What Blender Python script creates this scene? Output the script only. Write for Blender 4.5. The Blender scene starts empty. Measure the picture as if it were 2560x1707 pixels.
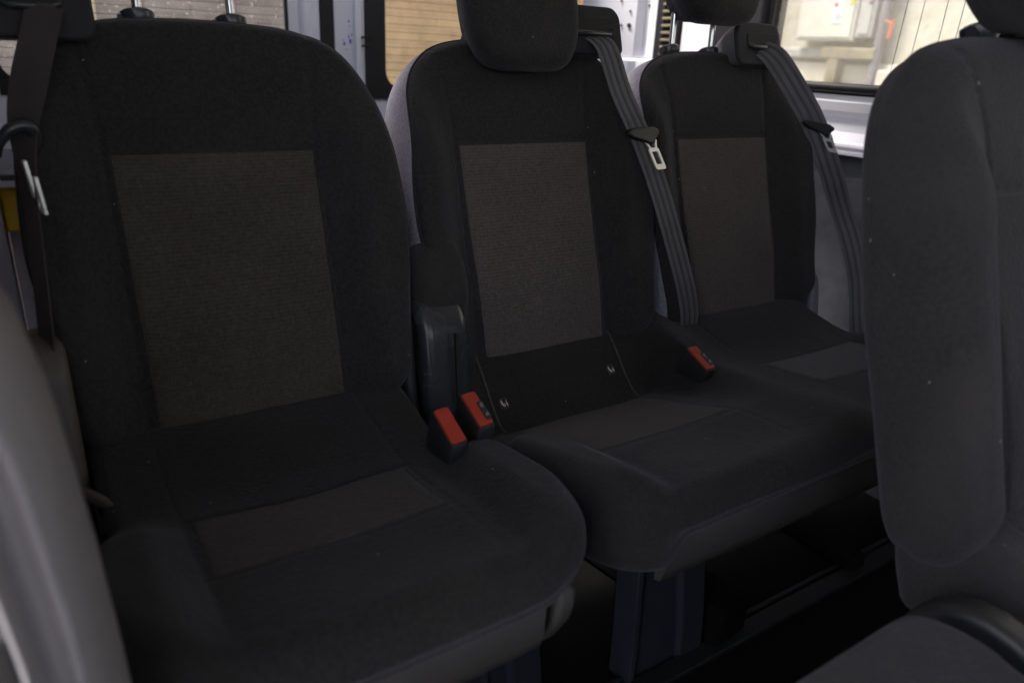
import bpy, math, random
from mathutils import Vector, Matrix
random.seed(7)
R = math.radians
sc = bpy.context.scene
COL = sc.collection
TH, PH, Z0 = 0.2891, 0.1093, 0.46
sT, cT, sP, cP = math.sin(TH), math.cos(TH), math.sin(PH), math.cos(PH)

# ------------------------------------------------------------------ materials
def mat(name, col, rough=0.6, metal=0.0, spec=0.5):
    m = bpy.data.materials.new(name); m.use_nodes = True
    b = m.node_tree.nodes['Principled BSDF']
    b.inputs['Base Color'].default_value = (*col, 1)
    b.inputs['Roughness'].default_value = rough
    b.inputs['Metallic'].default_value = metal
    b.inputs['Specular IOR Level'].default_value = spec
    return m

class NT:
    def __init__(s, m): s.m = m; s.t = m.node_tree; s.n = s.t.nodes; s.l = s.t.links; s.b = s.n['Principled BSDF']
    def add(s, typ, **kw):
        n = s.n.new(typ)
        for k, v in kw.items():
            if k.startswith('i_'):
                key = k[2:].replace('_', ' ')
                n.inputs[int(key) if key.isdigit() else key].default_value = v
            else: setattr(n, k, v)
        return n
    def coord(s, scale=(1, 1, 1), rot=(0, 0, 0)):
        tc = s.add('ShaderNodeTexCoord'); mp = s.add('ShaderNodeMapping')
        mp.inputs['Scale'].default_value = scale; mp.inputs['Rotation'].default_value = rot
        s.l.new(tc.outputs['Object'], mp.inputs['Vector']); return mp.outputs['Vector']
    def noise(s, vec, scale, detail=4, rough=0.55):
        n = s.add('ShaderNodeTexNoise'); n.inputs['Scale'].default_value = scale
        n.inputs['Detail'].default_value = detail; n.inputs['Roughness'].default_value = rough
        s.l.new(vec, n.inputs['Vector']); return n.outputs['Fac']
    def ramp(s, fac, stops):
        n = s.add('ShaderNodeValToRGB'); e = n.color_ramp.elements
        while len(e) < len(stops): e.new(0.5)
        for k, (p, c) in enumerate(stops):
            e[k].position = p; e[k].color = (*c, 1) if len(c) == 3 else c
        s.l.new(fac, n.inputs['Fac']); return n.outputs['Color']
    def mix(s, fac, a, b, mode='MIX'):
        n = s.add('ShaderNodeMix', data_type='RGBA', blend_type=mode)
        for sock, v in ((n.inputs[0], fac), (n.inputs[6], a), (n.inputs[7], b)):
            if hasattr(v, 'is_output'): s.l.new(v, sock)
            else: sock.default_value = v if isinstance(v, (int, float)) else (*v, 1)
        return n.outputs[2]
    def math(s, op, a, b=0.0):
        n = s.add('ShaderNodeMath', operation=op)
        for sock, v in ((n.inputs[0], a), (n.inputs[1], b)):
            if hasattr(v, 'is_output'): s.l.new(v, sock)
            else: sock.default_value = v
        return n.outputs[0]
    def bump(s, h, strength, dist=0.001):
        n = s.add('ShaderNodeBump'); n.inputs['Strength'].default_value = strength
        n.inputs['Distance'].default_value = dist
        s.l.new(h, n.inputs['Height']); s.l.new(n.outputs[0], s.b.inputs['Normal'])
    def color(s, c): s.l.new(c, s.b.inputs['Base Color'])

def fabric(name, col, grid=0.0, lint=1.0, mottle=0.25, sheen=0.15, tint=(0.30, 0.22, 0.15), coarse=0.65):
    m = mat(name, col, 0.92, 0, 0.15); n = NT(m)
    v = n.coord()
    big = n.noise(v, 7, 5); fine = n.noise(v, 420, 2)
    dark = tuple(c * (1 - mottle) for c in col); lite = tuple(c * (1 + mottle) for c in col)
    c = n.ramp(big, [(0.3, dark), (0.72, lite)])
    c = n.mix(n.math('MULTIPLY', fine, 0.55), c, tuple(x * 0.35 for x in col))
    mid = n.ramp(n.noise(v, 210, 3, 0.8), [(0.36, (0, 0, 0)), (0.66, (1, 1, 1))])
    c = n.mix(n.math('MULTIPLY', mid, 0.4 if grid else coarse), c, tuple(x * 1.75 for x in col))
    crease = n.noise(n.coord((1, 1, 0.5), (0.2, 0.5, 0.3)), 22, 4, 0.6)
    st = n.ramp(n.noise(v, 3.3, 6, 0.7), [(0.55, (0, 0, 0)), (0.8, (1, 1, 1))])
    c = n.mix(n.math('MULTIPLY', st, 0.30), c, tuple(x * 0.25 for x in tint))
    h = fine
    if grid:
        sp = n.add('ShaderNodeSeparateXYZ'); n.l.new(v, sp.inputs[0])
        k = 2 * math.pi / 0.0035
        jit = n.math('MULTIPLY', n.noise(v, 60, 2), 3.0)
        a = n.math('SINE', n.math('ADD', n.math('MULTIPLY', sp.outputs[0], k), jit))
        yy = n.math('ADD', n.math('MULTIPLY', sp.outputs[2], k), n.math('MULTIPLY', sp.outputs[1], -k * 0.8))
        b = n.math('SINE', n.math('ADD', yy, jit))
        g = n.math('MAXIMUM', a, b)
        brk = n.noise(v, 170, 2)
        gl = n.ramp(g, [(0.55, (0, 0, 0)), (0.97, (1, 1, 1))])
        gl = n.math('MULTIPLY', gl, n.ramp(brk, [(0.35, (0.15,) * 3), (0.6, (1, 1, 1))]))
        c = n.mix(n.math('MULTIPLY', gl, grid), c, tuple(x * 0.12 for x in col))
        h = n.math('SUBTRACT', fine, gl)
    if lint:
        vo = n.add('ShaderNodeTexVoronoi'); vo.inputs['Scale'].default_value = 46
        mp = n.coord((1, 1.6, 0.7), (0.4, 0.3, 0.8)); n.l.new(mp, vo.inputs['Vector'])
        near = n.math('LESS_THAN', vo.outputs['Distance'], 0.045 * lint)
        sep = n.add('ShaderNodeSeparateColor'); n.l.new(vo.outputs['Color'], sep.inputs[0])
        gate = n.math('GREATER_THAN', sep.outputs[0], 0.84)
        c = n.mix(n.math('MULTIPLY', n.math('MULTIPLY', near, gate), 0.8), c, (0.33, 0.32, 0.30))
    n.color(c); hh = n.math('ADD', n.math('MULTIPLY', h, 0.5), n.math('ADD', n.math('MULTIPLY', mid, 0.7), n.math('MULTIPLY', crease, 2.6))); n.bump(hh, 0.6, 0.0012)
    n.b.inputs['Sheen Weight'].default_value = sheen
    n.b.inputs['Sheen Roughness'].default_value = 0.45
    n.b.inputs['Sheen Tint'].default_value = (0.75, 0.74, 0.85, 1)
    return m

def worn(name, col, rough, spec=0.5, metal=0.0, var=0.25, bump=0.2, scale=90, scratch=0.0, scol=(0.5, 0.5, 0.5)):
    m = mat(name, col, rough, metal, spec); n = NT(m); v = n.coord()
    a = n.noise(v, 6, 6, 0.65)
    c = n.ramp(a, [(0.3, tuple(x * (1 - var) for x in col)), (0.7, tuple(min(1, x * (1 + var)) for x in col))])
    if scratch:
        w = n.coord((3, 3, 0.35), (0.3, 0.2, 0.5))
        s_ = n.ramp(n.noise(w, 45, 3, 0.7), [(0.70, (0, 0, 0)), (0.76, (1, 1, 1))])
        c = n.mix(n.math('MULTIPLY', s_, scratch), c, scol)
    n.color(c)
    r = n.add('ShaderNodeMapRange'); n.l.new(a, r.inputs[0])
    r.inputs[3].default_value = rough * 0.8; r.inputs[4].default_value = min(1, rough * 1.25)
    n.l.new(r.outputs[0], n.b.inputs['Roughness'])
    if bump: n.bump(n.noise(v, scale, 3), bump, 0.001)
    return m

M = {}
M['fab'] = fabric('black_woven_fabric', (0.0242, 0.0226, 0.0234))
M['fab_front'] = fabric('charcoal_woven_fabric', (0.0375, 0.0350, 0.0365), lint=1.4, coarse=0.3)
M['fab_seat'] = fabric('shaded_black_fabric', (0.0168, 0.0157, 0.0158), lint=1.2)  # backrest cloth darkened, putting shade on the cushions into its colour
M['side'] = fabric('grey_side_fabric', (0.25, 0.23, 0.285), lint=0, mottle=0.15, sheen=0.4)  # lighter side cloth, raised further to stand in for light on it
M['ins'] = fabric('grey_brown_grid_fabric', (0.064, 0.056, 0.047), grid=0.5, lint=0.8, mottle=0.25)
M['ins_mid'] = fabric('grey_mauve_grid_fabric', (0.092, 0.078, 0.075), grid=0.5, lint=0.8, mottle=0.15)
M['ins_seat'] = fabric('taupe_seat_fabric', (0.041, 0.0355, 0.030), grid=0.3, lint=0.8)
M['ins_blue'] = fabric('blue_grey_seat_fabric', (0.062, 0.063, 0.070), grid=0.2, lint=0.6)
M['skirt'] = worn('dark_grain_plastic', (0.052, 0.047, 0.046), 0.7, 0.3, bump=0.5, scale=500)
M['olive'] = fabric('olive_grey_vinyl', (0.066, 0.060, 0.050), lint=0, mottle=0.3)
M['gloss'] = worn('glossy_black_plastic', (0.03, 0.031, 0.036), 0.26, 0.5, bump=0.15, scale=160, scratch=0.12, scol=(0.2, 0.2, 0.22))
M['plas'] = worn('satin_black_plastic', (0.020, 0.020, 0.022), 0.42, 0.45, bump=0.3, scale=400)
M['bezel'] = worn('matt_black_bezel', (0.030, 0.029, 0.034), 0.65, 0.15, bump=0.4, scale=400)
M['grey_plas'] = worn('grey_plastic', (0.16, 0.155, 0.175), 0.42, 0.5, bump=0.2, scale=300)
M['brown_plas'] = worn('dusty_brown_plastic', (0.070, 0.058, 0.050), 0.5, 0.4, var=0.35, scratch=0.5, scol=(0.28, 0.26, 0.24))
M['liner'] = worn('pale_headliner', (0.55, 0.54, 0.55), 0.9, 0.2)
M['navy'] = worn('navy_black_plastic', (0.042, 0.043, 0.062), 0.4, 0.5, scratch=0.2, scol=(0.2, 0.2, 0.24))
M['belt'] = worn('grey_black_webbing', (0.128, 0.122, 0.134), 0.7, 0.3, bump=0.5, scale=900)
M['belt_dust'] = worn('dusty_webbing', (0.055, 0.047, 0.046), 0.75, 0.3, bump=0.5, scale=900)
M['belt_rib_shade'] = worn('webbing_rib_shade', (0.078, 0.074, 0.080), 0.7, 0.3, bump=0.3, scale=900)
M['chrome'] = worn('chrome', (0.75, 0.75, 0.77), 0.16, 0.5, 1.0, var=0.05, bump=0)
M['tongue'] = worn('brushed_steel', (0.80, 0.78, 0.76), 0.42, 0.5, 0.7, var=0.08, bump=0)
M['red'] = worn('red_button_plastic', (0.30, 0.026, 0.011), 0.5, 0.4, scratch=0.2, scol=(0.12, 0.01, 0.005))
M['white'] = worn('white_van_paint', (0.78, 0.77, 0.84), 0.30, 0.5, var=0.04, bump=0.05, scale=8, scratch=0.10, scol=(0.35, 0.34, 0.34))
M['seal'] = worn('black_rubber', (0.012, 0.012, 0.013), 0.5, 0.4)
M['dark'] = worn('dark_trim_board', (0.075, 0.078, 0.092), 0.7, 0.3, var=0.5)
M['black_trim'] = worn('black_pillar_trim', (0.018, 0.017, 0.022), 0.6, 0.3)
M['floor'] = worn('black_rubber_floor', (0.006, 0.006, 0.006), 0.85, 0.1, var=0.4, bump=0.5, scale=120)
M['yellow'] = worn('yellow_paint', (0.62, 0.42, 0.03), 0.45, 0.5, var=0.15)
M['pillar'] = worn('lilac_grey_trim', (0.25, 0.230, 0.240), 0.32, 0.5, var=0.06, bump=0.15, scale=30)
M['label'] = mat('white_print', (0.85, 0.72, 0.74), 0.6)
M['label_line'] = mat('grey_print', (0.16, 0.16, 0.16), 0.6)
M['blue'] = mat('blue_paint_fleck', (0.05, 0.11, 0.42), 0.5)
M['thread'] = mat('seam_thread', (0.11, 0.105, 0.10), 0.8)
M['hole'] = mat('dark_hole', (0.01, 0.01, 0.01), 0.8)

def glass_mat(name, dirt, spots=0.75, fmax=0.16):
    m = mat(name, (1, 1, 1), 0.05); n = NT(m)
    tr = n.add('ShaderNodeBsdfTransparent'); gl = n.add('ShaderNodeBsdfGlossy'); df = n.add('ShaderNodeBsdfTranslucent')
    tr.inputs[0].default_value = (0.93, 0.95, 0.94, 1); gl.inputs['Roughness'].default_value = 0.03
    df.inputs[0].default_value = (0.75, 0.74, 0.72, 1)
    fr = n.add('ShaderNodeFresnel'); fr.inputs[0].default_value = 1.3
    a = n.add('ShaderNodeMixShader'); n.l.new(fr.outputs[0], a.inputs[0]); n.l.new(tr.outputs[0], a.inputs[1]); n.l.new(gl.outputs[0], a.inputs[2])
    v = n.coord(); vo = n.add('ShaderNodeTexVoronoi'); vo.inputs['Scale'].default_value = 75; n.l.new(v, vo.inputs['Vector'])
    spot = n.ramp(n.noise(v, 85, 6, 0.75), [(0.60, (0, 0, 0)), (0.66, (1, 1, 1))])
    film_haze = n.ramp(n.noise(v, 9, 6, 0.7), [(0.35, (fmax * 0.5 if spots == 0 else 0.02,) * 3), (0.75, (fmax,) * 3)])
    f = n.math('MULTIPLY', n.math('MAXIMUM', n.math('MULTIPLY', spot, spots), film_haze), dirt)
    b = n.add('ShaderNodeMixShader'); n.l.new(f, b.inputs[0]); n.l.new(a.outputs[0], b.inputs[1]); n.l.new(df.outputs[0], b.inputs[2])
    out = n.n['Material Output']; n.l.new(b.outputs[0], out.inputs['Surface'])
    return m
M['glass'] = glass_mat('clean_window_glass', 0.25)
M['glass_haze'] = glass_mat('hazed_window_glass', 1.0, 0.0, 0.22)  # pale veil in the glass imitates bright haze over the view outside
M['glass_dirty'] = glass_mat('spattered_window_glass', 1.0)

def brick_mat(name, c1, c2, mortar, bw=0.42, rh=0.13, rot=(0, 0, 0), msize=0.012, stain=0.4):
    m = mat(name, c1, 0.9, 0, 0.2); n = NT(m)
    v = n.coord((1, 1, 1), rot)
    br = n.add('ShaderNodeTexBrick'); n.l.new(v, br.inputs['Vector'])
    br.inputs['Color1'].default_value = (*c1, 1); br.inputs['Color2'].default_value = (*c2, 1)
    br.inputs['Mortar'].default_value = (*mortar, 1); br.inputs['Scale'].default_value = 1
    br.inputs['Mortar Size'].default_value = msize; br.inputs['Brick Width'].default_value = bw
    br.inputs['Row Height'].default_value = rh
    w = n.coord()
    nz = n.ramp(n.noise(w, 5, 8, 0.75), [(0.3, (0.55,) * 3), (0.7, (1.25,) * 3)])
    c = n.mix(stain + 0.3, br.outputs[0], nz, 'MULTIPLY')
    n.color(c); n.bump(n.noise(w, 60, 4), 0.6, 0.01)
    return m

# ------------------------------------------------------------------ mesh helpers
class MB:
    def __init__(s): s.v = []; s.f = []
    def add(s, vs, fs):
        o = len(s.v); s.v += [tuple(x) for x in vs]; s.f += [tuple(i + o for i in f) for f in fs]; return s
    def box(s, x0, x1, y0, y1, z0, z1, X=None):
        vs = [Vector((x, y, z)) for x in (x0, x1) for y in (y0, y1) for z in (z0, z1)]
        if X: vs = [X @ v for v in vs]
        return s.add(vs, [(0, 1, 3, 2), (4, 6, 7, 5), (0, 4, 5, 1), (2, 3, 7, 6), (0, 2, 6, 4), (1, 5, 7, 3)])
    def tube(s, pts, r, seg=10, caps=True):
        pts = [Vector(p) for p in pts]; rs = r if isinstance(r, (list, tuple)) else [r] * len(pts)
        vs = []; ref = None
        for i, p in enumerate(pts):
            d = (pts[min(i + 1, len(pts) - 1)] - pts[max(i - 1, 0)]).normalized()
            if ref is None: ref = d.orthogonal().normalized()
            a = (ref - d * ref.dot(d)).normalized(); ref = a; b = d.cross(a)
            for k in range(seg):
                t = 2 * math.pi * k / seg; vs.append(p + (a * math.cos(t) + b * math.sin(t)) * rs[i])
        fs = []
        for i in range(len(pts) - 1):
            for k in range(seg):
                k2 = (k + 1) % seg; fs.append((i * seg + k, i * seg + k2, (i + 1) * seg + k2, (i + 1) * seg + k))
        if caps: fs += [tuple(reversed(range(seg))), tuple(range((len(pts) - 1) * seg, len(pts) * seg))]
        return s.add(vs, fs)
    def prism(s, poly, fr, a, b):
        """poly of (u,v), fr(u,v,w)->point; solid between w=a and w=b"""
        n = len(poly)
        vs = [fr(u, v, a) for u, v in poly] + [fr(u, v, b) for u, v in poly]
        fs = [tuple(range(n)), tuple(reversed(range(n, 2 * n)))]
        fs += [(i, i + n, (i + 1) % n + n, (i + 1) % n) for i in range(n)]
        return s.add(vs, fs)
    def obj(s, name, m, parent=None, smooth=True, bevel=0.0, angle=40, seg=3):
        me = bpy.data.meshes.new(name); me.from_pydata(s.v, [], s.f); me.update()
        import bmesh
        bm = bmesh.new(); bm.from_mesh(me); bmesh.ops.remove_doubles(bm, verts=bm.verts, dist=1e-6)
        bmesh.ops.recalc_face_normals(bm, faces=bm.faces); bm.to_mesh(me); bm.free()
        me.materials.append(m); o = bpy.data.objects.new(name, me); COL.objects.link(o)
        if parent: o.parent = parent
        if smooth:
            for p in me.polygons: p.use_smooth = True
            me.set_sharp_from_angle(angle=R(angle))
        if bevel:
            b = o.modifiers.new('bevel', 'BEVEL'); b.width = bevel; b.segments = seg; b.limit_method = 'ANGLE'; b.angle_limit = R(35)
            b.harden_normals = False
            for p in me.polygons: p.use_smooth = True
        return o

def tag(o, label=None, cat=None, group=None, kind=None):
    if label: o['label'] = label
    if cat: o['category'] = cat
    if group: o['group'] = group
    if kind: o['kind'] = kind
    return o
def thing(name, label, cat, loc=(0, 0, 0), group=None):
    o = bpy.data.objects.new(name, None); COL.objects.link(o); o.location = loc; o.empty_display_size = 0.05
    return tag(o, label, cat, group)

def sm(x, a, b):
    t = min(1, max(0, (x - a) / (b - a))); return t * t * (3 - 2 * t)
def cr(pts, n, closed=True):
    """Catmull-Rom resample"""
    P = [Vector(p) for p in pts]; m = len(P); out = []
    segs = m if closed else m - 1
    dense = []
    for i in range(segs):
        g = lambda k: P[k % m] if closed else P[min(max(k, 0), m - 1)]
        p0, p1, p2, p3 = g(i - 1), g(i), g(i + 1), g(i + 2)
        for j in range(24):
            t = j / 24
            dense.append(0.5 * ((2 * p1) + (p2 - p0) * t + (2 * p0 - 5 * p1 + 4 * p2 - p3) * t * t + (3 * p1 - p0 - 3 * p2 + p3) * t ** 3))
    if not closed: dense.append(P[-1])
    if closed: dense.append(dense[0])
    L = [0]
    for a, b in zip(dense, dense[1:]): L.append(L[-1] + (b - a).length)
    k = 0; cnt = n if closed else n - 1
    for i in range(n):
        d = L[-1] * i / cnt
        while k < len(L) - 2 and L[k + 1] < d: k += 1
        u = (d - L[k]) / max(1e-9, L[k + 1] - L[k]); out.append(dense[k].lerp(dense[k + 1], u))
    return out
def rrect(x0, x1, y0, y1, r, n=6):
    o = []
    rs = r if isinstance(r, (list, tuple)) else [r] * 4
    for cx, cy, a, q in ((x1 - rs[0], y1 - rs[0], 0, rs[0]), (x0 + rs[1], y1 - rs[1], 90, rs[1]), (x0 + rs[2], y0 + rs[2], 180, rs[2]), (x1 - rs[3], y0 + rs[3], 270, rs[3])):
        for k in range(n + 1): t = R(a + 90 * k / n); o.append((cx + q * math.cos(t), cy + q * math.sin(t)))
    return o

def pad(outline, centre, h, fr, r, depth, rings=64, back_in=0.012, back_r=0.02):
    """upholstered pad: front surface follows h(a,b), edge rounded by r; returns front mesh and the side/back mesh"""
    N = len(outline); c = Vector(centre); front = MB(); side = MB(); dfun = depth if callable(depth) else (lambda O: depth)
    def rv(a, b): return r(a, b) if callable(r) else r
    vs = [fr(c.x, c.y, h(c.x, c.y))]; fs = []
    lastn = [0] * N
    for k in range(1, rings + 1):
        s = k / rings; s = 1 - (1 - s) ** 1.35
        for i, O in enumerate(outline):
            q = c + (O - c) * s; d = (1 - s) * (O - c).length; rr = rv(O.x, O.y)
            drop = rr - math.sqrt(max(0, rr * rr - (rr - d) ** 2)) if d < rr else 0
            n = h(q.x, q.y) - drop
            if k == rings: lastn[i] = n
            vs.append(fr(q.x, q.y, n))
    for i in range(N): fs.append((0, 1 + i, 1 + (i + 1) % N))
    for k in range(rings - 1):
        for i in range(N):
            j = (i + 1) % N; a = 1 + k * N
            fs.append((a + i, a + N + i, a + N + j, a + j))
    front.add(vs, fs)
    # sides and back
    vs = []
    levels = [('s', t) for t in (0, .2, .4, .6, .8, 1.0)] + [('b', t) for t in (.25, .5, .75, 1.0)]
    for typ, t in levels:
        for i, O in enumerate(outline):
            depth_ = dfun(O); L = (O - c).length; dirn = (O - c) / L
            if typ == 's':
                bulge = 0.004 * math.sin(math.pi * t); n = lastn[i] + (-(depth_ - back_r) - lastn[i]) * t; off = bulge - back_in * t
            else:
                a = t * math.pi / 2; off = -back_in - back_r * (1 - math.cos(a)); n = -(depth_ - back_r) - back_r * math.sin(a)
            q = O + dirn * off; vs.append(fr(q.x, q.y, n))
    vs.append(fr(c.x, c.y, -dfun(c))); fs = []
    for k in range(len(levels) - 1):
        for i in range(N):
            j = (i + 1) % N; fs.append((k * N + i, (k + 1) * N + i, (k + 1) * N + j, k * N + j))
    b = (len(levels) - 1) * N
    for i in range(N): fs.append((b + i, len(vs) - 1, b + (i + 1) % N))
    side.add(vs, fs)
    return front, side

def patch(u0, u1, v0, v1, h, fr, nu, nv, off=0.0016, taper=lambda v: 1.0, uc=None, thick=0.003):
    """inset panel following surface h, a few mm thick"""
    uc = (u0 + u1) / 2 if uc is None else uc
    m = MB(); vs = []
    for j in range(nv + 1):
        v = v0 + (v1 - v0) * j / nv
        for i in range(nu + 1):
            u = u0 + (u1 - u0) * i / nu; u = uc + (u - uc) * taper(v)
            e = min(i, nu - i, j, nv - j)
            vs.append(fr(u, v, h(u, v) + (off if e > 0 else -thick)))
    fs = [(j * (nu + 1) + i, j * (nu + 1) + i + 1, (j + 1) * (nu + 1) + i + 1, (j + 1) * (nu + 1) + i) for j in range(nv) for i in range(nu)]
    return m.add(vs, fs)

def FB(x, t, n): return Vector((x, t * sT - n * cT, Z0 + t * cT + n * sT))
def FC(x, s, n): return Vector((x, -s * cP + n * sP, Z0 + s * sP + n * cP))

def ribbon(pts, widths, wdir, th=0.0014, ribs=3, nx=17):
    """webbing: pts path, wdir(i) -> unit width direction"""
    m = MB(); P = [Vector(p) for p in pts]; n = len(P); vs = []
    for i, p in enumerate(P):
        d = (P[min(i + 1, n - 1)] - P[max(i - 1, 0)]).normalized(); w = wdir(i).normalized(); w = (w - d * w.dot(d)).normalized()
        nn = w.cross(d).normalized()
        W = widths[i] if isinstance(widths, (list, tuple)) else widths
        for k in range(nx):
            u = -1 + 2 * k / (nx - 1); hh = th / 2 + 0.0016 * (0.5 + 0.5 * math.cos(u * math.pi * ribs)) * (1 - u ** 8)
            vs.append(p + w * u * W / 2 + nn * hh)
        for k in range(nx - 1, -1, -1):
            u = -1 + 2 * k / (nx - 1); vs.append(p + w * u * W / 2 - nn * th / 2)
    q = 2 * nx; fs = []
    for i in range(n - 1):
        for k in range(q):
            k2 = (k + 1) % q; fs.append((i * q + k, (i + 1) * q + k, (i + 1) * q + k2, i * q + k2))
    fs += [tuple(range(q)), tuple(reversed(range((n - 1) * q, n * q)))]
    return m.add(vs, fs)

# ------------------------------------------------------------------ seats
HALF = [(0.0, 0.018), (0.13, 0.02), (0.185, 0.028), (0.212, 0.055), (0.220, 0.10), (0.226, 0.16), (0.234, 0.22), (0.238, 0.275),
        (0.233, 0.35), (0.222, 0.43), (0.207, 0.475), (0.183, 0.507), (0.152, 0.526), (0.105, 0.537), (0.05, 0.541)]
HALF = [(x * 0.962, t) for x, t in HALF]
def back_outline(dx, n=260, tb=0.0):
    pts = HALF + [(0.0, 0.542)] + [(-x, t) for x, t in reversed(HALF[1:])]
    return [Vector((p.x + dx, p.y - tb * (1 - sm(p.y, 0.0, 0.3)))) for p in cr(pts, n)]
def back_h(dx, ic):
    def h(x, t):
        a = abs(x - ic)
        bol = 0.030 * sm(a, 0.125, 0.185) * (1 - sm(t, 0.36, 0.50)) * sm(t, 0.0, 0.08)
        lum = 0.008 * math.exp(-((t - 0.14) / 0.09) ** 2) * (1 - sm(a, 0.10, 0.15))
        top = -0.010 * sm(t, 0.42, 0.54)
        seam = -0.0035 * math.exp(-((a - (0.128 + 0.012 * sm(t, 0.4, 0.54))) / 0.0028) ** 2)
        seam2 = -0.0035 * math.exp(-((t - 0.381) / 0.0028) ** 2) * (1 - sm(a, 0.124, 0.13))
        wr = 0.0016 * math.sin(t * 38 + 5 * x) * math.sin(x * 31 + 2) * sm(a, 0.12, 0.16)
        return bol + lum + top + seam + seam2 + wr
    return h
def make_back(parent, dx, fm, im, headrest=(0.476, 0.095), posts=(-0.057, 0.057), hx=0.0, sm_=None, er=0.016, dep=0.118, ic=None, tb=0.0):
    ic = dx if ic is None else ic
    fr = FB; h = back_h(dx, ic)
    f, s = pad(back_outline(dx, tb=tb), (dx, 0.28), h, fr, er, dep, back_in=0.006)
    b = f.obj('backrest', fm, parent, angle=70)
    s.obj('side_gusset', sm_ or M['side'], b, angle=80)
    p = patch(ic - 0.125, ic + 0.125, 0.041, 0.380, h, fr, 44, 56, taper=lambda t: 0.965 + 0.035 * sm(t, 0.0, 0.38))
    p.obj('centre_panel', im, b)
    # piping
    pm = M['fab'] if sm_ is None else sm_
    O = back_outline(dx, 160, tb); c = Vector((dx, 0.28)); pts = []
    for o in O:
        pts.append(fr(o.x + (o.x - dx) * (0.004 if sm_ is None else -0.004), o.y, h(o.x, o.y) - er))
    m = MB(); m.tube(pts + [pts[0]], 0.0020 if sm_ is None else 0.001, 6, False); m.obj('piping', pm, b)
    # post guides + posts + headrest
    ht, hw = headrest
    for k, px in enumerate(posts):
        g = MB(); base = fr(dx + px, 0.533, -0.045); up = Vector((0, sT, cT))
        g.tube([base, base + up * 0.008, base + up * 0.012, base + up * 0.020, base + up * 0.023], [0.014, 0.017, 0.0195, 0.0195, 0.015], 28)
        g.tube([base + up * 0.006 + Vector((-0.023, -0.0, 0.006)), base + up * 0.006 + Vector((-0.014, 0, 0.006))], 0.006, 12)
        g.obj('headrest_guide', M['gloss'], b, angle=50)
    ctr = dx + hx
    ho = [(0, ht), (0.045, ht + 0.001), (0.072, ht + 0.012), (hw, ht + 0.045), (hw + 0.008, ht + 0.09), (hw + 0.006, ht + 0.14), (hw - 0.012, ht + 0.18), (0.05, ht + 0.198), (0, ht + 0.20)]
    ho = ho + [(-x, t) for x, t in reversed(ho[1:-1])]
    ol = [Vector((p.x + ctr, p.y)) for p in cr(ho, 120)]
    hh = lambda x, t: 0.058 + 0.010 * math.cos((x - ctr) * 12) - 0.3 * max(0, t - ht - 0.1) ** 1.2
    f2, s2 = pad(ol, (ctr, ht + 0.10), hh, fr, 0.028, 0.045, rings=30, back_in=0.02, back_r=0.03)
    hr = MB(); hr.add(f2.v, f2.f); hr.add(s2.v, s2.f)
    hr = hr.obj('headrest', fm, parent, angle=70)
    for px in posts:
        m = MB(); up = Vector((0, sT, cT)); a = fr(dx + px, 0.53, -0.045)
        m.tube([a, fr(dx + px, ht + 0.05, -0.02)], 0.0058, 16); m.obj('headrest_post', M['chrome'], hr)
    return b

def cush_h(cs, xl, xr, open_l, open_r):
    """cs: centres of places; xl,xr cushion sides"""
    def h(x, s):
        ramp = 0.055 * (1 - sm(s, -0.06, 0.165))
        if len(cs) > 1:          # the middle place has a steep roll at the back and a dipped seat
            k = 1 - sm(x, 0.15, 0.235)
            dip = 0.058 - 0.103 * sm(s, -0.025, 0.078) if s < 0.078 else -0.045 * (1 - min(1, (s - 0.078) / 0.215)) ** 1.25
            ramp = ramp * (1 - k) + dip * k
        el = sm(-(x - xl), -0.10, -0.045); er = sm((x - xr), -0.10, -0.045)
        bol = 0.025 * (el + er) * sm(s, 0.13, 0.21)
        mid = 0
        for a, b in zip(cs, cs[1:]):
            mid += 0.014 * math.exp(-((x - (a + b) / 2) / 0.05) ** 2)
        seam = 0
        for c in cs:
            a = abs(x - c); s0 = 0.078 if len(cs) > 1 and c == cs[0] else 0.162
            seam -= 0.0013 * math.exp(-((a - 0.130) / 0.0025) ** 2) * (1 - sm(s, 0.36, 0.42))
            seam -= 0.0013 * (math.exp(-((s - 0.282) / 0.0025) ** 2) + math.exp(-((s - s0) / 0.003) ** 2)) * (1 - sm(a, 0.126, 0.132))
        sag = -0.006 * sum(math.exp(-(((x - c) / 0.1) ** 2 + ((s - 0.22) / 0.09) ** 2)) for c in cs)
        wr = 0.0018 * math.sin(s * 33 + x * 9) * math.sin(x * 23 + 1.3)
        return ramp + bol + mid + seam + sag + wr
    return h
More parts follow.
